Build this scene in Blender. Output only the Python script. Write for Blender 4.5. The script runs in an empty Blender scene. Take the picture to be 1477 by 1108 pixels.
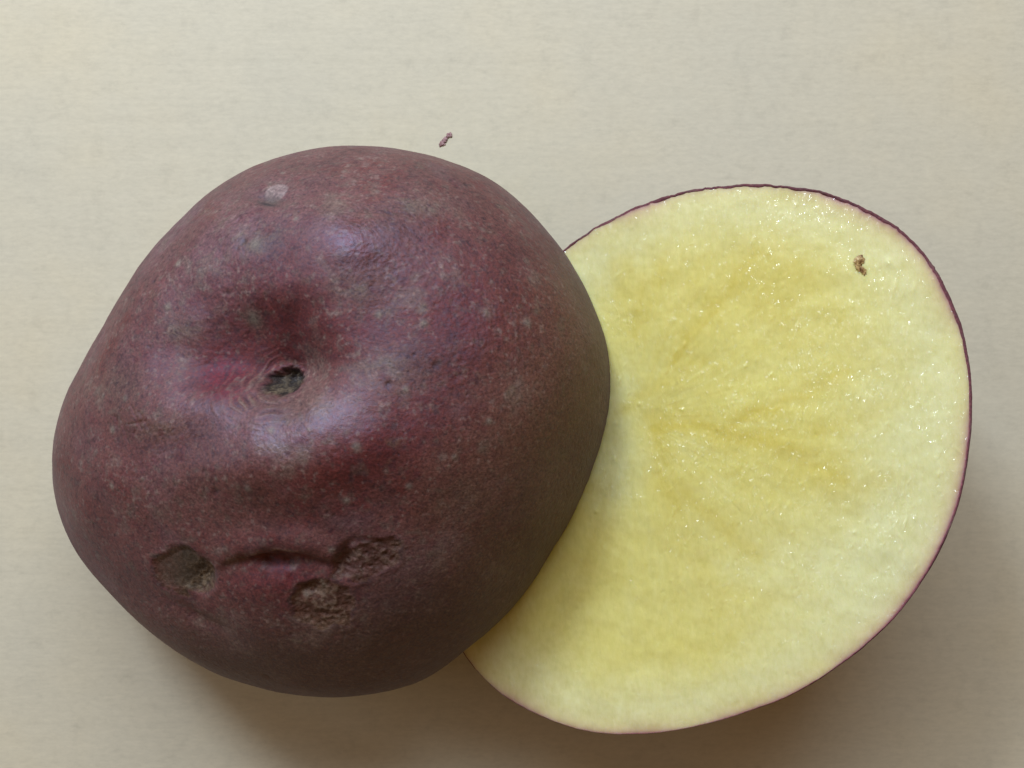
import bpy, math
import numpy as np
from mathutils import Vector

# ------------------------------------------------------------------ camera
CAM_H = 0.215                       # camera height above the table (m)
FPX = 1783.0                        # focal length in photo pixels (1477 wide)
CX, CY = 738.5, 554.0
scn = bpy.context.scene
col = scn.collection

cam_d = bpy.data.cameras.new('camera')
cam_d.sensor_width = 36.0
cam_d.lens = 36.0 * FPX / 1477.0
cam_d.clip_start = 0.005
cam_d.clip_end = 20.0
cam_d.dof.use_dof = True
cam_d.dof.focus_distance = CAM_H - 0.040
cam_d.dof.aperture_fstop = (cam_d.lens / 1000.0) / 0.0005
cam = bpy.data.objects.new('camera', cam_d)
cam.location = (0, 0, CAM_H)
col.objects.link(cam)
scn.camera = cam

# ------------------------------------------------------------------ world: dim warm room
w = bpy.data.worlds.new('World')
scn.world = w
w.use_nodes = True
bg = w.node_tree.nodes['Background']
bg.inputs[0].default_value = (1.0, 0.60, 0.27, 1)
bg.inputs[1].default_value = 0.185

# ------------------------------------------------------------------ window light (broad, cool, from the far left), with added glint and fill lamps
def area(name, loc, target, sx, sy, power, color):
    d = bpy.data.lights.new(name, 'AREA')
    d.shape = 'RECTANGLE'
    d.size, d.size_y = sx, sy
    d.energy = power
    d.color = color
    o = bpy.data.objects.new(name, d)
    o.location = loc
    o.rotation_euler = (Vector(target) - Vector(loc)).to_track_quat('-Z', 'Y').to_euler()
    col.objects.link(o)
    return o
area('window_light', (-0.03, 0.50, 0.50), (0.0, 0.0, 0.0), 0.60, 0.42, 5.1, (0.78, 0.90, 1.0))
area('glint_light', (-0.28, 0.50, 0.52), (0.0, 0.0, 0.0), 0.17, 0.13, 3.6, (0.70, 0.84, 1.0))  # small lamp added for brighter glints and highlights
area('side_fill_light', (-0.62, 0.10, 0.36), (0.0, 0.0, 0.0), 0.40, 0.30, 0.9, (0.80, 0.90, 1.0))  # added fill lamp, brightens the left flank and the table's left

scn.view_settings.view_transform = 'Standard'
scn.view_settings.look = 'None'
scn.view_settings.exposure = 0.0
scn.view_settings.gamma = 1.0
scn.render.engine = 'CYCLES'
scn.cycles.use_denoising = True
scn.cycles.max_bounces = 8
scn.cycles.sample_clamp_indirect = 4.0

rng = np.random.RandomState(7)

# ------------------------------------------------------------------ numpy helpers
_perm = rng.permutation(256)
_perm = np.concatenate([_perm, _perm, _perm])
_g = rng.normal(size=(256, 3))
_g /= np.linalg.norm(_g, axis=1)[:, None]

def noise(p, scale, seed=0.0):
    """gradient noise, about -1..1"""
    q = p * scale + seed * 17.31 + 100.0
    i = np.floor(q).astype(np.int64)
    f = q - i
    u = f * f * f * (f * (f * 6 - 15) + 10)
    i &= 255
    out = 0
    for dx in (0, 1):
        wx = u[:, 0] if dx else 1 - u[:, 0]
        for dy in (0, 1):
            wy = u[:, 1] if dy else 1 - u[:, 1]
            for dz in (0, 1):
                wz = u[:, 2] if dz else 1 - u[:, 2]
                h = _perm[_perm[_perm[(i[:, 0] + dx) & 255] + ((i[:, 1] + dy) & 255)] + ((i[:, 2] + dz) & 255)]
                g = _g[h]
                d = g[:, 0] * (f[:, 0] - dx) + g[:, 1] * (f[:, 1] - dy) + g[:, 2] * (f[:, 2] - dz)
                out = out + wx * wy * wz * d
    return out * 1.6

def fbm(p, scale, octv=4, seed=0.0, gain=0.5):
    s = 0; a = 1.0; t = 0
    for k in range(octv):
        s = s + a * noise(p, scale * 2.03 ** k, seed + k * 3.7)
        t += a; a *= gain
    return s / t * 1.3

def sstep(x, a, b):
    t = np.clip((x - a) / (b - a), 0, 1)
    return t * t * (3 - 2 * t)

def unproj(u, v, z):
    """point of the place seen at photo position (u, v) when it lies at height z"""
    s = (CAM_H - z) / FPX
    return np.stack([(u - CX) * s, -(v - CY) * s, z + 0 * s * u], -1)

def proj(P):
    s = FPX / (CAM_H - P[..., 2])
    return CX + P[..., 0] * s, CY - P[..., 1] * s

def closed_curve(pts, n=720, c=None):
    """radius of a traced outline as a smooth function of azimuth about c"""
    p = np.array(pts, float)
    a = np.arctan2(-(p[:, 1] - c[1]), p[:, 0] - c[0]) % (2 * math.pi)
    r = np.hypot(p[:, 0] - c[0], p[:, 1] - c[1])
    o = np.argsort(a); a = a[o]; r = r[o]
    A = np.concatenate([a - 2 * math.pi, a, a + 2 * math.pi]); R = np.tile(r, 3)
    g = np.arange(n) * 2 * math.pi / n
    y = np.interp(g, A, R)
    k = np.exp(-0.5 * (np.arange(-12, 13) / 4.0) ** 2); k /= k.sum()
    y = np.convolve(np.concatenate([y[-12:], y, y[:12]]), k, 'valid')
    return g, y

def pinterp(x, g, y):
    return np.interp(x % (2 * math.pi), np.append(g, 2 * math.pi), np.append(y, y[0]))

def make_mesh(name, V, F, material, parent=None, attrs=None, smooth=True):
    me = bpy.data.meshes.new(name)
    V = np.ascontiguousarray(V, dtype=np.float32)
    F = np.ascontiguousarray(F, dtype=np.int32)
    k = F.shape[1]
    me.vertices.add(len(V)); me.vertices.foreach_set('co', V.ravel())
    me.loops.add(F.size); me.loops.foreach_set('vertex_index', F.ravel())
    me.polygons.add(len(F))
    me.polygons.foreach_set('loop_start', np.arange(0, F.size, k, dtype=np.int32))
    me.polygons.foreach_set('loop_total', np.full(len(F), k, dtype=np.int32))
    me.update(calc_edges=True)
    if smooth:
        me.polygons.foreach_set('use_smooth', np.ones(len(F), dtype=bool))
    for an, arr in (attrs or {}).items():
        if arr.ndim == 1:
            at = me.attributes.new(an, 'FLOAT', 'POINT')
            at.data.foreach_set('value', np.ascontiguousarray(arr, dtype=np.float32))
        else:
            at = me.attributes.new(an, 'FLOAT_COLOR', 'POINT')
            c4 = np.ones((len(V), 4), dtype=np.float32); c4[:, :3] = arr
            at.data.foreach_set('color', c4.ravel())
    me.materials.append(material)
    me.validate()
    o = bpy.data.objects.new(name, me)
    col.objects.link(o)
    if parent is not None:
        o.parent = parent
        o.matrix_parent_inverse = parent.matrix_world.inverted()
    return o

def sub_mesh(V, F, mask, attrs):
    Fs = F[mask]
    idx, inv = np.unique(Fs.ravel(), return_inverse=True)
    return V[idx], inv.reshape(Fs.shape), {k: a[idx] for k, a in attrs.items()}

def polar_faces(nr, na):
    """rings 0..nr-1 (ring 0 is collapsed to almost a point), na around"""
    i = np.arange(nr - 1)[:, None]; j = np.arange(na)[None, :]
    a = i * na + j; b = i * na + (j + 1) % na
    return np.stack([a, a + na, b + na, b], -1).reshape(-1, 4)

def grid_normals(P):
    """P: nr x na x 3, periodic in a"""
    da = np.roll(P, -1, 1) - np.roll(P, 1, 1)
    dr = np.gradient(P, axis=0)
    n = np.cross(dr, da)
    n[0] = n[3].mean(0); n[1] = n[3]; n[2] = n[3]
    l = np.linalg.norm(n, axis=2, keepdims=True)
    return n / np.maximum(l, 1e-20)

def empty(name, loc, label, cat, group=None):
    o = bpy.data.objects.new(name, None)
    o.empty_display_size = 0.01
    o.location = loc
    col.objects.link(o)
    o['label'] = label; o['category'] = cat
    if group: o['group'] = group
    bpy.context.view_layer.update()
    return o

# ------------------------------------------------------------------ materials
def mat(name):
    m = bpy.data.materials.new(name); m.use_nodes = True
    nt = m.node_tree
    return m, nt, nt.nodes['Principled BSDF']

def N(nt, typ, **kw):
    n = nt.nodes.new(typ)
    for k, v in kw.items():
        if k.startswith('_'):
            setattr(n, k[1:], v)
        else:
            n.inputs[k.replace('_', ' ')].default_value = v
    return n

def coords(nt, scale=(1, 1, 1), rot=(0, 0, 0)):
    g = nt.nodes.new('ShaderNodeNewGeometry')
    m = nt.nodes.new('ShaderNodeMapping')
    m.inputs['Scale'].default_value = scale
    m.inputs['Rotation'].default_value = rot
    nt.links.new(g.outputs['Position'], m.inputs['Vector'])
    return m.outputs[0]

def math_n(nt, op, a, b=None, clamp=False):
    n = nt.nodes.new('ShaderNodeMath'); n.operation = op; n.use_clamp = clamp
    for i, x in enumerate((a, b)):
        if x is None: continue
        if isinstance(x, (int, float)): n.inputs[i].default_value = x
        else: nt.links.new(x, n.inputs[i])
    return n.outputs[0]

def ramp(nt, src, stops):
    r = nt.nodes.new('ShaderNodeValToRGB')
    e = r.color_ramp.elements
    while len(e) < len(stops): e.new(0.5)
    for k, (p, c) in enumerate(stops):
        e[k].position = p; e[k].color = (c, c, c, 1) if isinstance(c, (int, float)) else (*c, 1)
    nt.links.new(src, r.inputs[0])
    return r.outputs[0]

def mulcol(nt, a, b, fac=1.0):
    n = nt.nodes.new('ShaderNodeMix'); n.data_type = 'RGBA'; n.blend_type = 'MULTIPLY'
    n.inputs[0].default_value = fac
    nt.links.new(a, n.inputs[6]); nt.links.new(b, n.inputs[7])
    return n.outputs[2]

def bump_chain(nt, bsdf, items, target='Normal'):
    prev = None
    for h, dist, st in items:
        b = nt.nodes.new('ShaderNodeBump')
        b.inputs['Distance'].default_value = dist
        b.inputs['Strength'].default_value = st
        nt.links.new(h, b.inputs['Height'])
        if prev: nt.links.new(prev, b.inputs['Normal'])
        prev = b.outputs[0]
    nt.links.new(prev, bsdf.inputs[target])
    return prev

# skin
m_skin, nt, bs = mat('potato_skin')
ac = nt.nodes.new('ShaderNodeAttribute'); ac.attribute_name = 'col'
ar = nt.nodes.new('ShaderNodeAttribute'); ar.attribute_name = 'rgh'
co = coords(nt)
n1 = N(nt, 'ShaderNodeTexNoise', Scale=2600.0, Detail=4.0, Roughness=0.65); nt.links.new(co, n1.inputs['Vector'])
n2 = N(nt, 'ShaderNodeTexNoise', Scale=900.0, Detail=4.0, Roughness=0.6); nt.links.new(co, n2.inputs['Vector'])
v1 = N(nt, 'ShaderNodeTexVoronoi', Scale=1700.0); nt.links.new(co, v1.inputs['Vector'])
m1 = ramp(nt, n1.outputs[0], [(0.32, 0.62), (0.5, 1.0), (0.68, 1.45)])
m2 = ramp(nt, n2.outputs[0], [(0.3, (0.88, 0.8, 0.82)), (0.5, 1.0), (0.7, (1.12, 1.2, 1.2))])
c = mulcol(nt, ac.outputs['Color'], m1, 1.0)
c = mulcol(nt, c, m2, 1.0)
nt.links.new(c, bs.inputs['Base Color'])
rr = math_n(nt, 'ADD', ar.outputs['Fac'], math_n(nt, 'MULTIPLY', math_n(nt, 'SUBTRACT', n1.outputs[0], 0.5), 0.35))
nt.links.new(rr, bs.inputs['Roughness'])
bs.inputs['Specular IOR Level'].default_value = 0.62
bs.inputs['Specular Tint'].default_value = (0.74, 0.70, 1.0, 1)
bs.inputs['Sheen Weight'].default_value = 0.03
bs.inputs['Sheen Roughness'].default_value = 0.5
bs.inputs['Sheen Tint'].default_value = (0.85, 0.8, 0.85, 1)
bump_chain(nt, bs, [(n2.outputs[0], 0.00009, 0.4), (v1.outputs['Distance'], 0.00005, 0.5), (n1.outputs[0], 0.00007, 0.9)])

# corky scab
m_cork, nt, bs = mat('corky_scab')
ac = nt.nodes.new('ShaderNodeAttribute'); ac.attribute_name = 'col'
co = coords(nt)
n1 = N(nt, 'ShaderNodeTexNoise', Scale=1800.0, Detail=5.0, Roughness=0.7); nt.links.new(co, n1.inputs['Vector'])
m1 = ramp(nt, n1.outputs[0], [(0.3, 0.55), (0.5, 1.0), (0.7, 1.5)])
nt.links.new(mulcol(nt, ac.outputs['Color'], m1, 1.0), bs.inputs['Base Color'])
bs.inputs['Roughness'].default_value = 0.6
bump_chain(nt, bs, [(n1.outputs[0], 0.0002, 0.9)])

# cut flesh: moist, a little translucent
m_flesh, nt, bs = mat('moist_yellow_flesh')
ac = nt.nodes.new('ShaderNodeAttribute'); ac.attribute_name = 'col'
co = coords(nt)
cs = coords(nt, (1.0, 0.42, 1.0), (0, 0, math.radians(-14)))
nA = N(nt, 'ShaderNodeTexNoise', Scale=1500.0, Detail=4.0, Roughness=0.6); nt.links.new(cs, nA.inputs['Vector'])
nB = N(nt, 'ShaderNodeTexNoise', Scale=3800.0, Detail=3.0, Roughness=0.6); nt.links.new(cs, nB.inputs['Vector'])
nC = N(nt, 'ShaderNodeTexNoise', Scale=350.0, Detail=4.0, Roughness=0.6); nt.links.new(co, nC.inputs['Vector'])
mA = ramp(nt, nA.outputs[0], [(0.3, (0.93, 0.93, 0.86)), (0.5, 1.0), (0.7, (1.05, 1.05, 1.12))])
mC = ramp(nt, nC.outputs[0], [(0.3, (0.96, 0.95, 0.88)), (0.5, 1.0), (0.7, (1.03, 1.04, 1.12))])
c = mulcol(nt, ac.outputs['Color'], mA, 0.8); c = mulcol(nt, c, mC, 0.8)
nt.links.new(c, bs.inputs['Base Color'])
bs.inputs['Roughness'].default_value = 0.42
bs.inputs['Specular IOR Level'].default_value = 0.4
bs.inputs['Subsurface Weight'].default_value = 0.5
bs.inputs['Subsurface Radius'].default_value = (1.0, 0.75, 0.35)
bs.inputs['Subsurface Scale'].default_value = 0.0022
bs.inputs['Coat Weight'].default_value = 1.0
bs.inputs['Coat Roughness'].default_value = 0.05
bs.inputs['Coat IOR'].default_value = 1.7
b0 = bump_chain(nt, bs, [(nC.outputs[0], 0.00010, 0.4), (nA.outputs[0], 0.00005, 0.5), (nB.outputs[0], 0.00002, 0.6)])
aw = nt.nodes.new('ShaderNodeAttribute'); aw.attribute_name = 'wet'
nG = N(nt, 'ShaderNodeTexNoise', Scale=1900.0, Detail=2.5, Roughness=0.5); nt.links.new(cs, nG.inputs['Vector'])
gl = math_n(nt, 'SUBTRACT', nG.outputs[0], math_n(nt, 'SUBTRACT', 0.622, math_n(nt, 'MULTIPLY', aw.outputs['Fac'], 0.105)))
gl = math_n(nt, 'MULTIPLY', gl, 5.0, True)
bump_chain(nt, bs, [(nC.outputs[0], 0.00015, 0.5), (nA.outputs[0], 0.00010, 0.6), (gl, 0.00017, 1.0)], 'Coat Normal')

# table laminate
m_tab, nt, bs = mat('pale_laminate')
co = coords(nt); cst = coords(nt, (0.10, 1.0, 1.0)); cst2 = coords(nt, (0.03, 1.0, 1.0))
na = N(nt, 'ShaderNodeTexNoise', Scale=900.0, Detail=3.0, Roughness=0.6); nt.links.new(cst, na.inputs['Vector'])
nb = N(nt, 'ShaderNodeTexNoise', Scale=420.0, Detail=3.0, Roughness=0.6); nt.links.new(cst2, nb.inputs['Vector'])
nc = N(nt, 'ShaderNodeTexNoise', Scale=28.0, Detail=4.0, Roughness=0.6); nt.links.new(co, nc.inputs['Vector'])
nd = N(nt, 'ShaderNodeTexNoise', Scale=260.0, Detail=4.0, Roughness=0.7); nt.links.new(co, nd.inputs['Vector'])
base = nt.nodes.new('ShaderNodeRGB'); base.outputs[0].default_value = (0.525, 0.462, 0.348, 1)
c = mulcol(nt, base.outputs[0], ramp(nt, na.outputs[0], [(0.3, 0.975), (0.5, 1.0), (0.7, 1.02)]))
c = mulcol(nt, c, ramp(nt, nb.outputs[0], [(0.3, 0.985), (0.5, 1.0), (0.7, 1.012)]))
c = mulcol(nt, c, ramp(nt, nc.outputs[0], [(0.3, (0.96, 0.97, 0.99)), (0.5, 1.0), (0.7, (1.03, 1.01, 0.97))]))
c = mulcol(nt, c, ramp(nt, nd.outputs[0], [(0.30, 0.90), (0.45, 1.0), (0.7, 1.03)]), 0.7)
ne = N(nt, 'ShaderNodeTexNoise', Scale=1500.0, Detail=3.0, Roughness=0.7); nt.links.new(coords(nt, (0.4, 1.0, 1.0)), ne.inputs['Vector'])
c = mulcol(nt, c, ramp(nt, ne.outputs[0], [(0.3, 0.94), (0.5, 1.0), (0.7, 1.05)]))
nt.links.new(c, bs.inputs['Base Color'])
bs.inputs['Roughness'].default_value = 0.5
bs.inputs['Specular IOR Level'].default_value = 0.35
bump_chain(nt, bs, [(na.outputs[0], 0.000015, 0.4), (nd.outputs[0], 0.00003, 0.4)])

m_soil, nt, bs = mat('dried_soil')
co = coords(nt)
n1 = N(nt, 'ShaderNodeTexNoise', Scale=2500.0, Detail=4.0); nt.links.new(co, n1.inputs['Vector'])
nt.links.new(ramp(nt, n1.outputs[0], [(0.35, (0.20, 0.080, 0.085)), (0.65, (0.42, 0.27, 0.27))]), bs.inputs['Base Color'])
bs.inputs['Roughness'].default_value = 0.8
bump_chain(nt, bs, [(n1.outputs[0], 0.0002, 1.0)])

m_spot, nt, bs = mat('brown_blemish')
co = coords(nt)
n1 = N(nt, 'ShaderNodeTexNoise', Scale=2200.0, Detail=4.0); nt.links.new(co, n1.inputs['Vector'])
nt.links.new(ramp(nt, n1.outputs[0], [(0.38, (0.16, 0.075, 0.025)), (0.62, (0.48, 0.32, 0.13))]), bs.inputs['Base Color'])
bs.inputs['Roughness'].default_value = 0.35

# ------------------------------------------------------------------ table
def table():
    X0, X1, Y0, Y1, T, r = -0.60, 0.60, -0.45, 0.45, 0.022, 0.002
    import bmesh
    bm = bmesh.new()
    bmesh.ops.create_cube(bm, size=1.0)
    for v in bm.verts:
        v.co = ((v.co.x) * (X1 - X0), v.co.y * (Y1 - Y0), (v.co.z - 0.5) * T)
    bmesh.ops.bevel(bm, geom=bm.edges[:], offset=r, segments=3, affect='EDGES')
    me = bpy.data.meshes.new('tabletop'); bm.to_mesh(me); bm.free()
    me.materials.append(m_tab)
    o = bpy.data.objects.new('tabletop', me); col.objects.link(o)
    o['kind'] = 'structure'
    return o
table()

# ================================================================== LEFT HALF (lies skin up, leaning on the other half)
OUT_L = [(510,210),(476,212),(436,218),(401,228),(349,249),(317,270),(262,317),(216,363),(176,421),(147,473),(116,530),(92,577),
         (79,625),(76,652),(77,698),(87,744),(103,785),(121,812),(160,857),(209,905),(257,941),(316,974),(368,990),(446,1004),
         (485,1006),(560,997),(610,981),(652,954),(673,936),(721,895),(766,844),(793,798),(814,765),(834,726),(857,667),
         (869,631),(876,599),(880,535),(877,505),(865,464),(845,417),(814,364),(783,327),(761,302),(728,273),(698,254),(639,230),(585,217)]
CL = (478.0, 607.0)
TL = math.radians(18.5)

def left_half():
    NA, NR = 1500, 470
    WL = np.array([-math.sin(TL), 0.05, math.cos(TL)]); WL /= np.linalg.norm(WL)
    A = np.array([math.cos(TL), 0, math.sin(TL)])
    B = np.cross(WL, A); B /= np.linalg.norm(B); A = np.cross(B, WL)
    PHM = math.radians(97)
    HD = 0.0385
    al = np.arange(NA) * 2 * math.pi / NA
    t = np.linspace(0.0004, 1, NR)
    ph = t * PHM
    rad = np.sin(ph) ** 0.93
    hh = HD * (np.cos(ph) - math.cos(PHM)) / (1 - math.cos(PHM))
    # tuck the rim under a little more
    s = np.full(NA, 0.0445)
    cpos = np.array([-0.0283, -0.003, 0.0])
    # broad lopsided dome: a bit higher toward the photo's top
    def build(s):
        R = rad[:, None] * s[None, :]
        a_ = R * np.cos(al); b_ = R * np.sin(al)
        h = hh[:, None] * (1 + 0.06 * np.sin(al)[None, :] * np.sin(ph)[:, None] * 0.8
                           + 0.03 * np.cos(2 * al)[None, :] * np.sin(ph)[:, None])
        P = a_[..., None] * A + b_[..., None] * B + h[..., None] * WL + cpos
        # low-frequency lumps
        n = grid_normals(P)
        d = fbm(P.reshape(-1, 3), 42.0, 2, 1.0).reshape(P.shape[:2]) * 0.0008 * np.clip(hh[:, None] / 0.012, 0, 1)
        return P + n * d[..., None]
    g, tr = closed_curve(OUT_L, 720, CL)
    for it in range(14):
        # rest the left rim on the table
        P = build(s)
        cpos = cpos - np.array([0, 0, P[..., 2].min() - 0.0003])
        P = build(s)
        u, v = proj(P)
        az = np.arctan2(-(v - CL[1]), u - CL[0]) % (2 * math.pi)
        rr = np.hypot(u - CL[0], v - CL[1])
        b = (az / (2 * math.pi) * 360).astype(int) % 360
        flat = rr.ravel(); bf = b.ravel()
        o = np.lexsort((flat, bf))
        last = np.r_[np.nonzero(np.diff(bf[o]))[0], len(o) - 1]
        idx = o[last]
        ja = idx % NA
        tgt = pinterp(az.ravel()[idx], g, tr)
        ratio = tgt / flat[idx]
        order = np.argsort(ja)
        rat = np.interp(np.arange(NA), np.r_[ja[order] - NA, ja[order], ja[order] + NA], np.tile(ratio[order], 3))
        k = np.exp(-0.5 * (np.arange(-30, 31) / 9.0) ** 2); k /= k.sum()
        rat = np.convolve(np.r_[rat[-30:], rat, rat[:30]], k, 'valid')
        s = s * (1 + 0.85 * (rat - 1))
    #print('DBG left fit: max err', np.abs(ratio - 1).max(), 's', s.min(), s.max(), 'rim z', P[-1, :, 2].min(), P[-1, :, 2].max(), 'top', P[..., 2].max())
    n = grid_normals(P)
    U, V = proj(P)
    p = P.reshape(-1, 3); u = U.ravel(); v = V.ravel()
    D = np.zeros(len(p))
    # coordinates wobbled so that features have uneven outlines
    wu = u + 8 * noise(p, 200, 5) + 1.2 * noise(p, 700, 6)
    wv = v + 8 * noise(p, 200, 8) + 1.2 * noise(p, 700, 9)
    rg = 0.30 * fbm(p, 480, 4, 18)

    def G(cu, cv, su, sv=None, rot=0, uu=None, vv=None):
        sv = sv or su
        x = (wu if uu is None else uu) - cu; y = (wv if vv is None else vv) - cv
        c_, s_ = math.cos(math.radians(rot)), math.sin(math.radians(rot))
        X = x * c_ + y * s_; Y = -x * s_ + y * c_
        return (X / su) ** 2 + (Y / sv) ** 2
    def gs(*a, **k): return np.exp(-0.5 * G(*a, **k))

    # main hollow with the stem scar
    D -= 0.0062 * gs(378, 494, 78, 52, 14)
    D -= 0.0022 * gs(394, 548, 42, 26) + 0.0022 * gs(408, 518, 38, 22)
    D -= 0.0018 * gs(300, 525, 48, 26, 10)
    D += 0.0022 * gs(400, 668, 130, 42, -6)          # ridge under it
    D += 0.0005 * gs(490, 610, 44, 30)
    D += 0.0010 * gs(250, 596, 60, 26)
    D += 0.0014 * gs(505, 345, 66, 34, 10)           # ridge over it
    D += 0.0008 * gs(330, 345, 40, 50, 20)
    D -= 0.0008 * gs(560, 450, 46, 60)
    # pit of the stem scar
    q = np.maximum(G(383, 543, 32, 28, uu=u + 0.6 * (wu - u), vv=v + 0.6 * (wv - v)) + 0.5 * rg + 0.25 * fbm(p, 1100, 2, 19), 0)
    D -= 0.0011 * (1 - sstep(q, 0.15, 1.4))
    D += 0.00025 * np.exp(-0.5 * ((np.sqrt(q) - 1.15) / 0.12) ** 2) * (0.5 + sstep(noise(p, 350, 15), -0.3, 0.3))
    # ring wrinkles round the scar, strongest to its left
    rr_ = np.hypot((u - 388) / 1.12, v - 544)
    an = np.arctan2(v - 544, u - 388)
    side = 0.25 + 0.75 * sstep(np.cos(an - math.radians(165)), -0.1, 0.7)
    wr = np.sin(2 * math.pi * (rr_ + 4.5 * noise(p, 420, 12)) / 9.0)
    env = sstep(rr_, 28, 36) * (1 - sstep(rr_, 50, 100)) * side * np.clip(0.35 + 1.3 * noise(p, 380, 13), 0, 1.2)
    D += 0.00016 * (np.clip(wr, -0.2, 1) ** 1) * env
    # fold (mouth-like crease) with an overhanging upper lip
    xm = np.clip((u - 402) / 80, -1.6, 1.6)
    ym = 803 + 14 * xm ** 2 + 4 * noise(p, 250, 20) + 2 * noise(p, 800, 24)
    cut = np.exp(-np.abs(xm) ** 4 * 1.1)
    D -= 0.0011 * np.exp(-0.5 * ((v - ym - 12) / 15) ** 2) * cut * 0.7
    D -= 0.0007 * np.exp(-0.5 * ((v - ym - 2) / 6.0) ** 2) * cut
    D += 0.0007 * np.exp(-0.5 * ((v - ym + 22) / 18) ** 2) * cut
    D += 0.0002 * gs(395, 850, 50, 26)
    D -= 0.0010 * gs(386, 813, 9, 5) + 0.0010 * gs(410, 811, 9, 5)
    D += 0.0002 * gs(378, 826, 3, 5, uu=u, vv=v) + 0.0002 * gs(414, 825, 3, 5, uu=u, vv=v)
    # scabs
    sA = np.maximum(G(266, 826, 45, 32, 22) + 1.6 * rg, 0); sB = np.maximum(G(468, 872, 41, 34, 15) + 2.4 * rg, 0); sC = np.maximum(G(530, 806, 50, 28, -22) + 2.4 * rg, 0); sS = q
    for S, dep, rim in ((sA, 0.0005, 0.00004), (sB, 0.0003, 0.00006), (sC, 0.0003, 0.00006)):
        D -= dep * (1 - sstep(S, 0.1, 1.5))
        D += rim * np.exp(-0.5 * ((np.sqrt(S) - 1.12) / 0.12) ** 2)
    D -= 0.0010 * gs(292, 834, 12, 18, 20) + 0.0008 * gs(448, 856, 12, 8) + 0.0010 * gs(500, 808, 9, 14)
    crust = (1 - sstep(sA, 0.3, 1.2)) * (0.25 + 0.9 * sstep(u + 0.5 * v, 665, 725)) + (1 - sstep(sB, 0.3, 1.4)) * 0.9 + (1 - sstep(sC, 0.3, 1.4)) * 0.9 + (1 - sstep(sS, 0.4, 1.1)) * 0.9
    crust = np.clip(crust, 0, 1)
    rid = 1 - 2 * np.abs(fbm(p, 430, 4, 30))
    rid2 = 1 - 2 * np.abs(fbm(p, 1000, 3, 33))
    D += crust * (0.00020 * (rid - 0.5) + 0.00013 * (rid2 - 0.5))
    # shallow marks
    D -= 0.0007 * gs(285, 890, 40, 10, 30) + 0.0005 * gs(620, 560, 50, 60)
    D -= 0.00055 * gs(390, 290, 14, 6, 5, uu=u, vv=v)
    D += 0.00012 * gs(404, 278, 16, 7, -25, uu=u, vv=v)
    # crossed creases on the left
    for (a0, b0, a1, b1) in ((192,582,212,622),(176,600,190,640),(214,600,196,630),(168,596,176,622),(186,612,222,606),(205,590,222,620),(180,588,168,620)):
        L = math.hypot(a1 - a0, b1 - b0); tx, ty = (a1 - a0) / L, (b1 - b0) / L
        al_ = (u - a0) * tx + (v - b0) * ty; pe = -(u - a0) * ty + (v - b0) * tx + 1.5 * noise(p, 900, 40)
        D -= 0.00009 * np.exp(-0.5 * (pe / 1.5) ** 2) * sstep(al_, 0, 6) * (1 - sstep(al_, L - 6, L))
    for cu, cv, r_, a0_, a1_ in ((265, 828, 40, 200, 385), (532, 808, 42, 170, 320), (464, 870, 34, 140, 260)):
        an_ = np.degrees(np.arctan2(wv - cv, wu - cu)) % 360
        on = np.maximum(sstep(an_, a0_ - 15, a0_ + 25) * (1 - sstep(an_, a1_ - 25, a1_ + 10)), sstep(an_ + 360, a0_ - 15, a0_ + 25) * (1 - sstep(an_ + 360, a1_ - 25, a1_ + 10)))
        D -= 0.00022 * np.exp(-0.5 * ((np.hypot(wu - cu, (wv - cv) * 1.2) - r_) / 4.5) ** 2) * on
    # general skin relief
    fine = fbm(p, 520, 4, 50)
    mid = fbm(p, 150, 3, 60)
    D += 0.00009 * mid + 0.00002 * fine
    # fine net of leathery wrinkles in patches
    net = 1 - 2 * np.abs(fbm(p, 900, 3, 70))
    patch = sstep(fbm(p, 55, 2, 71), 0.0, 0.5)
    D += 0.00004 * net * (0.4 + patch)

    # random pores (lenticels)
    K = 280
    pi = rng.randint(0, len(p) - NA * 20, K) + 0
    # area-uniform pick
    rr0 = np.sqrt(rng.rand(K)); aa0 = rng.randint(0, NA, K)
    ring = np.clip((np.arcsin(np.clip(rr0, 0, 1)) / PHM * NR).astype(int), 0, NR - 8)
    centres = p[ring * NA + aa0]
    fixed = [(700,450,5),(760,466,6),(500,719,5),(302,815,4),(165,620,5),(184,575,4),(590,700,4),(612,464,5),(655,658,4),(235,440,5),
             (480,792,4),(165,700,4),(705,607,4),(515,640,5),(545,450,5),(370,355,8),(365,700,4),(395,620,4),(585,562,4),(347,447,8),(255,380,4),(430,320,3)]
    speck = np.zeros(len(p)); dark = np.zeros(len(p))
    # bucket by nearest grid region for speed: use index windows
    def stamp(ci, rad_m, amp, arr, hgt):
        i0 = ci // NA; j0 = ci % NA
        # window sizes
        c0 = p[ci]
        dr_ = np.linalg.norm(p[min(i0 + 1, NR - 1) * NA + j0] - p[max(i0 - 1, 0) * NA + j0]) / 2 + 1e-9
        dj_ = np.linalg.norm(p[i0 * NA + (j0 + 1) % NA] - c0) + 1e-9
        wi = int(min(60, 2.6 * rad_m / dr_ + 1)); wj = int(min(200, 2.6 * rad_m / dj_ + 1))
        ii = np.arange(max(0, i0 - wi), min(NR, i0 + wi + 1)); jj = (np.arange(j0 - wj, j0 + wj + 1)) % NA
        ix = (ii[:, None] * NA + jj[None, :]).ravel()
        d2 = ((p[ix] - c0) ** 2).sum(1) / rad_m ** 2
        e = np.exp(-0.5 * d2 * 1.6)
        arr[ix] = np.maximum(arr[ix], amp * e)
        D[ix] += hgt * e
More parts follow.
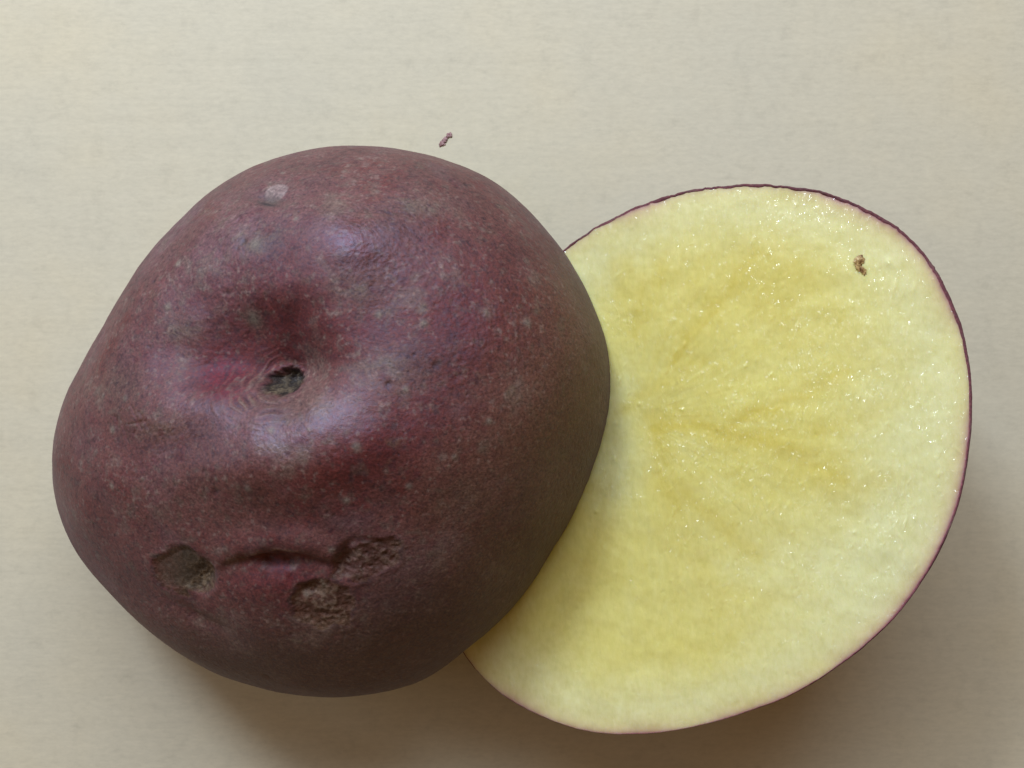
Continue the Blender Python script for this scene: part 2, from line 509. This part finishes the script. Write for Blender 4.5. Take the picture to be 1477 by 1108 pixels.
    for k in range(K):
        ci = ring[k] * NA + aa0[k]
        r_ = 0.00013 + 0.00022 * rng.rand() ** 2
        if rng.rand() < 0.6: stamp(ci, r_, 0.35 + 0.5 * rng.rand(), speck, 0.00003)
        else: stamp(ci, r_ * 0.9, 0.5 + 0.5 * rng.rand(), dark, -0.00008)
    front = n.reshape(-1, 3)[:, 2] > 0.05
    for fu, fv, fr in fixed:
        dd = (u - fu) ** 2 + (v - fv) ** 2 + (~front) * 1e9
        stamp(int(np.argmin(dd)), fr * 1.0e-4, 0.95, speck, 0.00006)
    for fu, fv, fr in [(672,267,4),(639,249,3),(385,975,6),(368,990,4),(220,404,3),(650,230,3),(355,352,4),(630,525,4),(560,555,4),(320,705,4)]:
        dd = (u - fu) ** 2 + (v - fv) ** 2 + (~front) * 1e9
        stamp(int(np.argmin(dd)), fr * 1.1e-4, 1.0, dark, -0.00015)

    # -------- colour of the skin, with hollow shade and bounce light painted in
    base = np.array([0.240, 0.092, 0.074])
    mauve = np.array([0.255, 0.135, 0.150])
    red = np.array([0.200, 0.038, 0.026])
    tan = np.array([0.200, 0.125, 0.075])
    grey = np.array([0.235, 0.195, 0.160])
    C = np.tile(base, (len(p), 1))
    def mix(mask, cc):
        nonlocal C
        m_ = np.clip(mask, 0, 1)[:, None]
        C = C * (1 - m_) + np.asarray(cc) * m_
    big = fbm(p, 38, 3, 80); med = fbm(p, 130, 4, 83); sml = fbm(p, 420, 4, 86)
    mix(sstep(big + 0.5 * med, -0.1, 0.7) * 0.8 + 0.35 * gs(250, 480, 150, 200) + 0.3 * gs(480, 300, 200, 70), mauve)
    mix(0.75 * sstep(fbm(p, 75, 4, 90) + 0.4 * sml, 0.05, 0.5), red)
    mix(0.5 * sstep(fbm(p, 160, 4, 91), 0.1, 0.55), mauve * 0.9)
    mix(0.8 * gs(415, 490, 70, 36, 0), np.array([0.12, 0.016, 0.014]))  # shade of the hollow painted in as dark red
    mix(0.95 * gs(395, 450, 85, 62, 10) + 0.6 * gs(320, 520, 60, 35) + 0.45 * gs(560, 640, 60, 28, -20)
        + 0.55 * gs(700, 400, 75, 60) + 0.5 * gs(740, 490, 70, 40) + 0.8 * gs(540, 640, 55, 26, -25) + 0.6 * gs(480, 690, 70, 26) + 0.5 * gs(600, 470, 50, 60) + 0.55 * gs(400, 850, 70, 40) + 0.35 * gs(170, 690, 50, 120), red)
    mix(1.3 * gs(298, 535, 14, 18) + 1.3 * gs(320, 573, 14, 7), [0.24, 0.008, 0.018])
    mix(0.5 * gs(405, 835, 50, 16), [0.25, 0.035, 0.035])
    # russet, with flesh bounce light painted in, towards the cut rim right and below
    hloc = ((p - cpos) @ WL)
    mix(0.75 * (1 - sstep(hloc, 0.003, 0.024)) * sstep(u + 0.55 * v, 900, 1150), tan * np.array([0.62, 0.52, 0.42]))
    mix(0.35 * (1 - sstep(hloc, 0.0, 0.012)), tan)
    mix(0.8 * sstep(v + 0.3 * u, 940, 1090), tan * np.array([0.50, 0.38, 0.28]))
    for cu, cv, su_, sv_, k_ in ((372,352,20,9,.7),(520,412,26,20,.55),(565,530,34,22,.6),(345,447,9,12,.9),(238,615,20,12,.6),(610,300,30,14,.5),(250,470,14,14,.6),
                                 (170,560,26,20,.4),(450,600,30,12,.4),(615,440,8,5,.9),(560,448,8,5,.7),(660,720,30,30,.35),(420,650,22,10,.5)):
        mix(1.15 * k_ * gs(cu, cv, su_, sv_) * (0.7 + 0.6 * sml), [0.21, 0.18, 0.13])
    # scurf: net of grey-brown rubbed fine mottling
    mix(0.65 * sstep(0.6 * sml + 0.7 * med, 0.1, 0.6), grey * np.array([0.85, 0.72, 0.72]))
    mix(0.45 * sstep(fbm(p, 700, 3, 95), 0.1, 0.7), grey * 0.9)
    mix(0.55 * sstep(fbm(p, 800, 3, 97), 0.15, 0.7), [0.10, 0.032, 0.036])
    mix(0.5 * sstep(fbm(p, 210, 4, 99) + 0.2 * sml, 0.42, 0.8), [0.17, 0.15, 0.10])
    mix(0.55 * sstep(fbm(p, 1250, 2, 111) + 0.3 * med, 0.30, 0.65), [0.34, 0.24, 0.22])
    mix(0.60 * sstep(fbm(p, 1400, 2, 113) - 0.3 * med, 0.30, 0.65), [0.085, 0.026, 0.026])
    mix(0.35 * sstep(fbm(p, 480, 3, 115), 0.25, 0.6), [0.17, 0.022, 0.03])
    # round the stem scar: bare, tan
    mix(0.35 * gs(390, 580, 60, 12) + 0.4 * gs(440, 540, 20, 30) + 0.75 * env * np.clip(wr, 0, 1), [0.30, 0.19, 0.15])
    mix(0.7 * env * np.clip(-wr, 0, 1), [0.06, 0.012, 0.012])
    # scabs
    mA = (1 - sstep(sA, 0.4, 1.3)) * (0.55 + 0.45 * sstep(u, 225, 270)); mB = 1 - sstep(sB, 0.3, 1.5); mC = 1 - sstep(sC, 0.3, 1.5); mS = 1 - sstep(q + 0.5 * noise(p, 600, 16), 0.6, 1.3)
    pale = sstep(rid + 0.5 * rid2, 0.75, 1.4)
    mix(mA * 0.9, [0.095, 0.070, 0.048]); mix(mA * sstep(u + v * 0.5, 660, 720) * pale, [0.30, 0.22, 0.15])
    mix(mB * 0.8, [0.13, 0.055, 0.04]); mix(mB * pale * 0.7, [0.32, 0.23, 0.18])
    mix(mC * 0.75, [0.12, 0.045, 0.04]); mix(mC * pale * 0.65, [0.30, 0.21, 0.18])
    mix(mS * 0.95, [0.028, 0.020, 0.014]); mix(mS * sstep(rid + 0.5 * rid2, 0.85, 1.3) * (0.3 + 0.5 * sstep(v, 545, 562)), [0.34, 0.27, 0.19])
    for S in (sA, sB, sC):
        mix(0.6 * np.exp(-0.5 * ((np.sqrt(S) - 1.08) / 0.06) ** 2) * sstep(noise(p, 500, 44), -0.2, 0.4), [0.07, 0.035, 0.025])
    # flakes of pale dead skin along the upper lip of the fold
    lip = np.exp(-0.5 * ((v - ym + 9) / 2.6) ** 2) * cut * sstep(noise(p, 330, 46), 0.05, 0.4)
    mix(0.6 * lip, [0.40, 0.28, 0.20]); D += 0.00015 * lip
    mix(0.95 * sstep(1.6 - G(400, 277, 15, 8, -25, uu=u + 0.5 * (wu - u), vv=v + 0.5 * (wv - v)), 0.0, 0.6), [0.42, 0.32, 0.33])
    mix(0.9 * gs(391, 290, 11, 6, 8, uu=u, vv=v), [0.17, 0.13, 0.11])
    mix(0.95 * gs(386, 296, 10, 2.2, 12, uu=u, vv=v), [0.03, 0.02, 0.02])
    mix(0.75 * speck, [0.36, 0.33, 0.28]); mix(0.7 * dark, [0.05, 0.022, 0.018])
    C *= (1 + 0.28 * med[:, None] + 0.12 * sml[:, None])
    rt = sstep(u + 0.45 * v, 880, 1130)
    mix(0.55 * np.clip(rt + sstep(v, 860, 990), 0, 1), np.array([0.225, 0.140, 0.068]))  # brown skin below; bounce from the cut flesh painted on the right edge
    C = C * np.array([1.05, 0.96, 0.87])
    lum = C.mean(1, keepdims=True)
    C = np.clip(lum + 1.05 * (C - lum), 0.006, 1)
    C = np.clip(C * 0.43, 0.008, 0.6)
    R = 0.44 + 0.10 * sstep(big, -0.3, 0.5) + 0.12 * speck + 0.05 * med
    R -= 0.04 * gs(398, 276, 18, 9)
    R += 0.14 + 0.10 * gs(395, 520, 80, 48) + 0.10 * sstep(v, 700, 800)
    R -= 0.20 * np.clip(1.1 * gs(380, 640, 60, 34) + gs(480, 592, 34, 24) + gs(515, 345, 44, 28, 25) + 0.8 * gs(335, 340, 22, 45, 20) + 0.7 * gs(235, 605, 50, 20), 0, 1)
    R = np.clip(R, 0.3, 0.75)

    Pd = (P + n * D.reshape(NR, NA, 1))
    Pd[..., 2] = np.maximum(Pd[..., 2], 0.0001)
    # ragged rim
    rj = (Pd[-1] - cpos); rag = 0.00012 * fbm(P[-1] , 900, 3, 101)
    Pd[-1] = Pd[-1] + WL * rag[:, None]
    Vv = Pd.reshape(-1, 3)
    F = polar_faces(NR, NA)[:, ::-1]
    fi = F[:, 0]
    root = empty('potato_half', tuple(np.array([cpos[0], cpos[1], 0.0])),
                 'purple red potato half lying skin up, with a dark hollow stem scar and rough scabs', 'potato', 'halves of the cut red potato')
    at = {'col': C, 'rgh': R}
    owner = np.zeros(len(F), int)
    for k, S in enumerate((sA, sB, sC), 1):
        owner[(S[fi] < 1.0) & front[fi]] = k
    owner[(q[fi] < 0.95) & front[fi]] = 4
    for k, (nm, mt, lb) in enumerate((('skin', m_skin, None), ('scab', m_skin, 'dark oval grey-brown scab at the left end of the crease'),
                                      ('scab', m_skin, 'pale crumbly round scab below the crease'),
                                      ('scab', m_skin, 'pale crumbly scab at the right end of the crease'),
                                      ('stem_scar', m_skin, None))):
        sv, sf, sa = sub_mesh(Vv, F, owner == k, at)
        o = make_mesh(nm, sv, sf, mt if nm == 'skin' else m_cork, root, sa)
        if lb: o['label'] = lb
    # cut face underneath
    na2 = 360
    ringp = Vv.reshape(NR, NA, 3)[-1][::NA // na2][:na2 + 10]
    na2 = len(ringp)
    cen = ringp.mean(0)
    rs = np.array([1.0, 0.995, 0.97, 0.8, 0.5, 0.2, 0.001])
    G3 = cen + (ringp[None] - cen) * rs[:, None, None]
    G3 += WL * np.array([0.0, 0.0001, 0.0002, 0.0003, 0.0003, 0.0003, 0.0003])[:, None, None]
    cc = np.tile([0.62, 0.53, 0.17], (G3.reshape(-1, 3).shape[0], 1))
    make_mesh('flesh', G3.reshape(-1, 3), polar_faces(len(rs), na2)[:, ::-1], m_flesh, root, {'col': cc})
    return cpos, WL, s
cposL, WL, sL = left_half()

# ================================================================== RIGHT HALF (cut face up)
OUT_R = [(812,361),(845,337),(888,312),(942,290),(996,274),(1047,268),(1102,266),(1134,269),(1188,276),(1242,298),(1296,328),(1340,372),
         (1365,420),(1387,471),(1399,529),(1402,572),(1399,640),(1393,682),(1380,737),(1363,779),(1330,838),(1296,885),(1253,927),
         (1203,965),(1148,999),(1084,1024),(1034,1040),(988,1051),(903,1059),(851,1056),(807,1044),(759,1023),(724,1003),(697,978),(666,941),
         (646,890),(640,820),(650,720),(680,600),(725,485),(770,410)]
CR = (1040.0, 665.0)
TR = math.radians(17.0)

def right_half():
    NA, NR = 1300, 430
    W = np.array([-math.sin(TR), -0.02, math.cos(TR)]); W /= np.linalg.norm(W)
    # plane through the point where the left half rests on this one's left rim
    x0 = (640 - CX) / FPX * (CAM_H - 0.023)
    zl = cposL[2] - ((x0 - cposL[0]) * WL[0] + (-0.02 - cposL[1]) * WL[1]) / WL[2]
    p0 = np.array([x0, -0.02, zl - 0.0008])
    #print('DBG contact z', zl)
    g, tr = closed_curve(OUT_R, 720, CR)
    def on_plane(u, v):
        d = np.stack([(u - CX) / FPX, -(v - CY) / FPX, -np.ones_like(u)], -1)
        o = np.array([0, 0, CAM_H])
        t = ((p0 - o) @ W) / (d @ W)
        return o + d * t[..., None]
    al = np.arange(NA) * 2 * math.pi / NA
    rim_r = pinterp(al, g, tr)
    # slightly uneven rim, more on the far side where the knife tore the skin
    th = np.stack([np.cos(al), np.sin(al), 0 * al], -1)
    far = np.clip(np.sin(al), 0, 1)
    rag = noise(th, 15, 1.0) * 0.8 + noise(th, 37, 2.0) * 0.6 + noise(th, 80, 4.0) * 0.5
    rim_r = rim_r + rag * (0.3 + 0.9 * far) + 1.6 * far * sstep(noise(th, 12, 5.0), 0.0, 0.5) * np.abs(noise(th, 90, 6.0))
    skin_px = 1.4 + 1.3 * far + 2.2 * np.clip(np.cos(al), 0, 1) + 2.6 * np.abs(noise(th, 17, 3.0)) * (0.3 + far) - 0.9 * np.clip(-np.sin(al), 0, 1)
    fl_r = rim_r - skin_px
    t = np.r_[np.linspace(0.0005, 0.93, NR - 60), np.linspace(0.9312, 1.0, 60)]
    RR = t[:, None] * fl_r[None, :]
    U = CR[0] + RR * np.cos(al); V = CR[1] - RR * np.sin(al)
    P = on_plane(U, V)
    p = P.reshape(-1, 3); u = U.ravel(); v = V.ravel()
    T = np.repeat(t, NA)
    edge_px = (np.repeat((fl_r)[None], NR, 0) - RR).ravel()
    D = 0.00035 * fbm(p, 60, 3, 1) + 0.00010 * fbm(p, 260, 3, 2)
    D -= 0.00003 * np.exp(-edge_px / 4.0)                      # edge rounds over
    veins = [([(905,590),(955,552),(1010,525)], 10, 0.6),
             ([(975,515),(1005,475),(1045,425),(1092,365)], 9, 0.85),
             ([(912,480),(928,430),(948,385)], 9, 0.6), ([(897,430),(900,385)], 9, 0.45),
             ([(945,615),(1000,612),(1060,632),(1110,638),(1160,662),(1215,692)], 13, 1.0),
             ([(1055,612),(1120,586),(1172,560),(1220,538)], 10, 0.85),
             ([(950,690),(1005,732),(1050,770),(1092,803)], 13, 0.7),
             ([(938,600),(948,650),(968,700),(988,745)], 15, 0.7),
             ([(1180,690),(1240,705),(1290,690)], 12, 0.4), ([(1020,560),(1080,548)], 12, 0.3),
             ([(1000,760),(1020,830),(1060,880)], 22, 0.35), ([(1040,850),(1100,865),(1150,850)], 16, 0.3),
             ([(1100,420),(1150,490),(1160,540)], 24, 0.35), ([(1075,400),(1120,380),(1160,400)], 26, 0.4),
             ([(1200,455),(1250,520),(1300,520)], 20, 0.3), ([(1180,620),(1260,600),(1310,560)], 14, 0.35)]
    wob_u = u + 7 * noise(p, 300, 5) + 3 * noise(p, 900, 6); wob_v = v + 7 * noise(p, 300, 7) + 3 * noise(p, 900, 8)
    vein = np.zeros(len(p))
    for pts, wd, st in veins:
        for k in range(len(pts) - 1):
            (a0, b0), (a1, b1) = pts[k], pts[k + 1]
            L2 = (a1 - a0) ** 2 + (b1 - b0) ** 2
            tt = np.clip(((wob_u - a0) * (a1 - a0) + (wob_v - b0) * (b1 - b0)) / L2, 0, 1)
            d = np.hypot(wob_u - a0 - tt * (a1 - a0), wob_v - b0 - tt * (b1 - b0))
            fade = 1 - 0.35 * (k + tt) / (len(pts) - 1)
            vein = np.maximum(vein, st * fade * (0.55 * np.exp(-0.5 * (d / (0.75 * wd)) ** 2) + 0.4 * np.exp(-0.5 * (d / (1.7 * wd)) ** 2)))
    D -= 0.00006 * vein
    # faint radial fibres from the core at (915, 600)
    ca = np.arctan2(v - 600, u - 915); cr = np.hypot(u - 915, v - 600)
    ray = noise(np.stack([ca * 9, cr * 0.006, 0 * ca], -1), 1.0, 4) * 0.6 + noise(np.stack([ca * 22, cr * 0.01, 0 * ca], -1), 1.0, 5) * 0.4
    ray_e = sstep(cr, 20, 80) * (1 - sstep(cr, 260, 430))
    D += 0.00003 * ray * ray_e

    # beads and nicks of juice left by the knife
    wet = np.zeros(len(p))
    def stamp(cu, cv, su, sv, rot, h):
        a = math.atan2(-(cv - CR[1]), cu - CR[0]) % (2 * math.pi); r = math.hypot(cu - CR[0], cv - CR[1])
        j0 = int(a / (2 * math.pi) * NA); fr = r / fl_r[j0 % NA]
        if fr > 0.985: return
        i0 = int(np.searchsorted(t, fr)); big = 3.0 * max(su, sv)
        wi = int(big / (fl_r[j0 % NA] * max(t[min(i0 + 1, NR - 1)] - t[max(i0 - 1, 0)], 1e-4) / 2)) + 1
        wj = int(min(NA // 3, big / max(r * 2 * math.pi / NA, 0.05))) + 1
        ii = np.arange(max(0, i0 - wi), min(NR, i0 + wi + 1)); jj = np.arange(j0 - wj, j0 + wj + 1) % NA
        ix = (ii[:, None] * NA + jj[None, :]).ravel()
        x = u[ix] - cu; y = v[ix] - cv; c_, s_ = math.cos(rot), math.sin(rot)
        e = np.exp(-0.5 * (((x * c_ + y * s_) / su) ** 2 + ((-x * s_ + y * c_) / sv) ** 2))
        D[ix] += h * e; wet[ix] = np.maximum(wet[ix], e)
    K = 2600; made = 0
    clusters = [(1260,470,60,110,260),(1330,640,45,110,170),(1180,480,40,90,110),(1110,430,40,60,90),(985,480,14,30,20),(900,540,22,60,50),
                (955,650,12,50,40),(975,740,12,40,40),(1180,620,90,70,200),(1250,760,80,70,260),(1300,760,50,60,120),(1130,700,90,70,150),(1060,660,80,70,120),
                (1190,880,70,50,90),(1060,830,50,40,60),(1040,600,90,90,140),(1100,300,120,20,50),(880,700,25,60,30),(1000,860,130,90,60),(950,400,90,60,50)]
    pts = []
    for cu, cv, a_, b_, k in clusters:
        pts += [(cu + a_ * rng.randn(), cv + b_ * rng.randn()) for _ in range(k // 3)]
    pts += [(rng.uniform(820, 1390), rng.uniform(290, 1040)) for _ in range(120)]
    for cu, cv in pts:
        if math.hypot(cu - CR[0], cv - CR[1]) < 6: continue
        big = rng.rand() ** 3
        su = 0.8 + 1.1 * big; sv = su * (1.2 + 1.8 * rng.rand())
        stamp(cu, cv, su, sv, math.radians(12 + 22 * rng.randn()), (0.00002 + 0.00003 * big) * (1 if rng.rand() < 0.75 else -1))
    for cu, cv, su, sv in [(922,583,3.5,3.2),(886,662,3.2,4.4),(984,591,3.5,3.2),(956,646,3,4),(951,676,3.2,5),(972,738,3,8),(987,497,3,5),(1004,662,3,4),
                           (1148,296,3.2,4),(1108,364,4,5),(1150,470,3,7),(1232,768,3,3),(1306,754,2.5,10),(1354,684,4,5),(894,549,2,5),(1112,540,3,3),
                           (1075,528,3,3),(1281,378,6,6),(1290,415,4,12),(1318,415,5,9),(860,738,3,3)]:
        stamp(cu, cv, su * 0.6, sv * 0.7, 0.25, 0.00010)

    # -------- colour of the flesh, with a moist highlight painted in
    C = np.tile([0.66, 0.595, 0.195], (len(p), 1))
    def mix(mask, cc):
        nonlocal C
        m_ = np.clip(mask, 0, 1)[:, None]
        C = C * (1 - m_) + np.asarray(cc) * m_
    def g2(cu, cv, su, sv): return np.exp(-0.5 * (((wob_u - cu) / su) ** 2 + ((wob_v - cv) / sv) ** 2))
    big = fbm(p, 55, 3, 20); med = fbm(p, 240, 4, 22)
    ring = np.exp(-0.5 * ((edge_px + 14 * big - 34) / 20) ** 2)
    inner = sstep(edge_px + 25 * big, 45, 140)
    mix(0.6 * (1 - inner), [0.68, 0.65, 0.34])
    mix(0.5 * ring, [0.69, 0.67, 0.38])
    mix(0.25 * sstep(big + 0.4 * med, 0.0, 0.7) * inner, [0.65, 0.555, 0.14])
    mix(0.28 * sstep(-big + 0.4 * med, 0.05, 0.7) * inner, [0.68, 0.635, 0.30])
    mix(0.70 * g2(1085, 405, 75, 55) * 0.5 + 0.3 * g2(950, 420, 50, 60), [0.63, 0.53, 0.15])
    mix(0.55 * g2(890, 590, 28, 50) + 0.5 * g2(880, 690, 28, 40), [0.58, 0.60, 0.36])
    mix(0.75 * g2(1300, 660, 60, 140) + 0.7 * g2(1200, 830, 120, 60), [0.68, 0.67, 0.38])  # broad pale highlight painted into the flesh colour on the right
    mix(0.9 * vein, [0.585, 0.478, 0.09])
    mix(0.35 * np.clip(ray, 0, 1) * ray_e, [0.55, 0.46, 0.13])
    mix(0.3 * np.clip(-ray, 0, 1) * ray_e, [0.64, 0.62, 0.32])
    # pink bleeding from the skin into the outermost flesh, uneven round the rim
    pk = np.tile(0.35 + 0.65 * sstep(noise(th, 4.0, 9.0) + 0.35 * np.cos(al + 0.55), -0.3, 0.5), NR)
    mix(0.9 * np.exp(-edge_px / 12.0) * pk, [0.50, 0.32, 0.26])
    mix(0.9 * np.exp(-edge_px / 3.0) * pk, [0.34, 0.13, 0.15])
    C = np.clip(C * np.array([1.03, 1.015, 0.97]), 0.01, 0.75)
    Pd = P + W * D[:, None].reshape(NR, NA, 1)
    base_c = p.mean(0)
    root = empty('potato_half', (base_c[0], base_c[1], 0.0),
                 'potato half lying cut side up, showing moist yellow flesh ringed by thin purple skin', 'potato', 'halves of the cut red potato')
    F = polar_faces(NR, NA)
    dens = np.zeros(len(p))
    for cu, cv, a_, b_, k in clusters:
        dens += k / (a_ * b_) * 26 * np.exp(-0.5 * (((u - cu) / (a_ * 0.9)) ** 2 + ((v - cv) / (b_ * 0.9)) ** 2))
    dens = np.clip(dens * (0.75 + 1.3 * med + 0.9 * noise(p, 110, 77)), 0, 1.15)
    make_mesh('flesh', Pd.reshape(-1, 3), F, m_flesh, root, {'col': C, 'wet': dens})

    # skin: lip along the cut, then down and under to the table
    flesh_rim = Pd[-1]
    outer = on_plane(CR[0] + rim_r * np.cos(al), CR[1] - rim_r * np.sin(al))
    cen = outer.mean(0)
    outw = outer - cen
    rad0 = np.linalg.norm(outw, axis=1)
    dirs = outw / rad0[:, None]
    lipn = noise(th, 90, 11.0)
    rows = [flesh_rim - W * 0.0004, flesh_rim + W * (0.00002 + 0.00003 * lipn)[:, None],
            0.5 * (flesh_rim + outer) + W * (0.00001 + 0.00003 * lipn)[:, None],
            outer - W * 0.00003]
    # depth so that the underside just reaches the table
    PH = np.linspace(math.radians(1.0), math.radians(90), 120)
    def under(Hd):
        rr_ = []
        for ph in PH:
            k = np.cos(ph) ** 0.85
            rr_.append(cen + dirs * (rad0 * k)[:, None] * (1 + 0.02 * math.sin(min(ph * 3, math.pi))) - W * (Hd * math.sin(ph)))
        return rr_
    lo, hi = 0.01, 0.06
    for _ in range(40):
        m_ = 0.5 * (lo + hi)
        zmin = min(r_[:, 2].min() for r_ in under(m_))
        if zmin > 0.0: lo = m_
        else: hi = m_
    #print('DBG right half: depth', lo, 'rim z', outer[:, 2].min(), outer[:, 2].max())
    rows += under(lo)
    S = np.array(rows)
    sp = S.reshape(-1, 3)
    sn = grid_normals(S)
    dd = (0.00035 * fbm(sp, 120, 3, 31) + 0.00008 * fbm(sp, 600, 3, 32)).reshape(S.shape[:2])
    dd[:4] *= 0.15
    S = S - sn * dd[..., None] * 0.6
    S[..., 2] = np.maximum(S[..., 2], 0.0)
    sp = S.reshape(-1, 3)
    C = np.tile([0.11, 0.034, 0.032], (len(sp), 1))
    a1 = sstep(fbm(sp, 300, 4, 33), 0.0, 0.6)[:, None]
    C = C * (1 - 0.5 * a1) + np.array([0.13, 0.08, 0.065]) * 0.5 * a1
    k4 = np.repeat(np.arange(len(S)), NA)
    inner_lip = (k4 < 2)[:, None]
    C = np.where(inner_lip, np.array([0.22, 0.06, 0.075]), C)
    make_mesh('skin', sp, polar_faces(len(S), NA), m_skin, root, {'col': C, 'rgh': np.where(k4 < 5, 0.85, 0.5)})
    return root, on_plane, W
rootR, on_planeR, WR = right_half()

# ------------------------------------------------------------------ small lumps
import bmesh
def lump(pieces, seed):
    """pieces: (centre, (rx, ry, rz), rotation) in metres, welded roughly into one uneven mass"""
    Vs, Fs, off = [], [], 0
    for k, (c, r, rot) in enumerate(pieces):
        bm = bmesh.new(); bmesh.ops.create_icosphere(bm, subdivisions=4, radius=1.0)
        v = np.array([x.co[:] for x in bm.verts]); f = np.array([[y.index for y in x.verts] for x in bm.faces]); bm.free()
        v = v * (1 + 0.75 * fbm(v, 1.6, 3, seed + k))[:, None]
        v = v * np.array(r)
        cs, sn = math.cos(rot), math.sin(rot)
        v = np.stack([v[:, 0] * cs - v[:, 1] * sn, v[:, 0] * sn + v[:, 1] * cs, v[:, 2]], -1) + np.array(c)
        Vs.append(v); Fs.append(f + off); off += len(v)
    return np.concatenate(Vs), np.concatenate(Fs)

def crumb():
    P = lambda u, v, z: unproj(np.array(float(u)), np.array(float(v)), np.array(float(z)))
    V, F = lump([(P(648, 195, 0.0001), (0.00045, 0.0004, 0.00015), 0.5), (P(641.5, 202, 0.0001), (0.0005, 0.00038, 0.00013), 0.9),
                 (P(637.5, 207, 0.0001), (0.00055, 0.0004, 0.0001), 0.9)], 3)
    V[:, 2] = np.maximum(V[:, 2], 0.00002)
    o = make_mesh('soil_crumb', V, F, m_soil)
    o['label'] = 'tiny brown crumb of dried soil on the table above the skin-up potato half'; o['category'] = 'crumb'
crumb()

def blemish():
    c = on_planeR(np.array([1240.0, 1239.0, 1246.0]), np.array([376.0, 384.0, 391.0])) + WR * 0.0001
    V, F = lump([(c[0], (0.00078, 0.00062, 0.00012), 0.4), (c[1], (0.00042, 0.0008, 0.00011), 0.35), (c[2], (0.0003, 0.0006, 0.00010), 0.5)], 9)
    make_mesh('blemish', V, F, m_spot, rootR)
blemish()
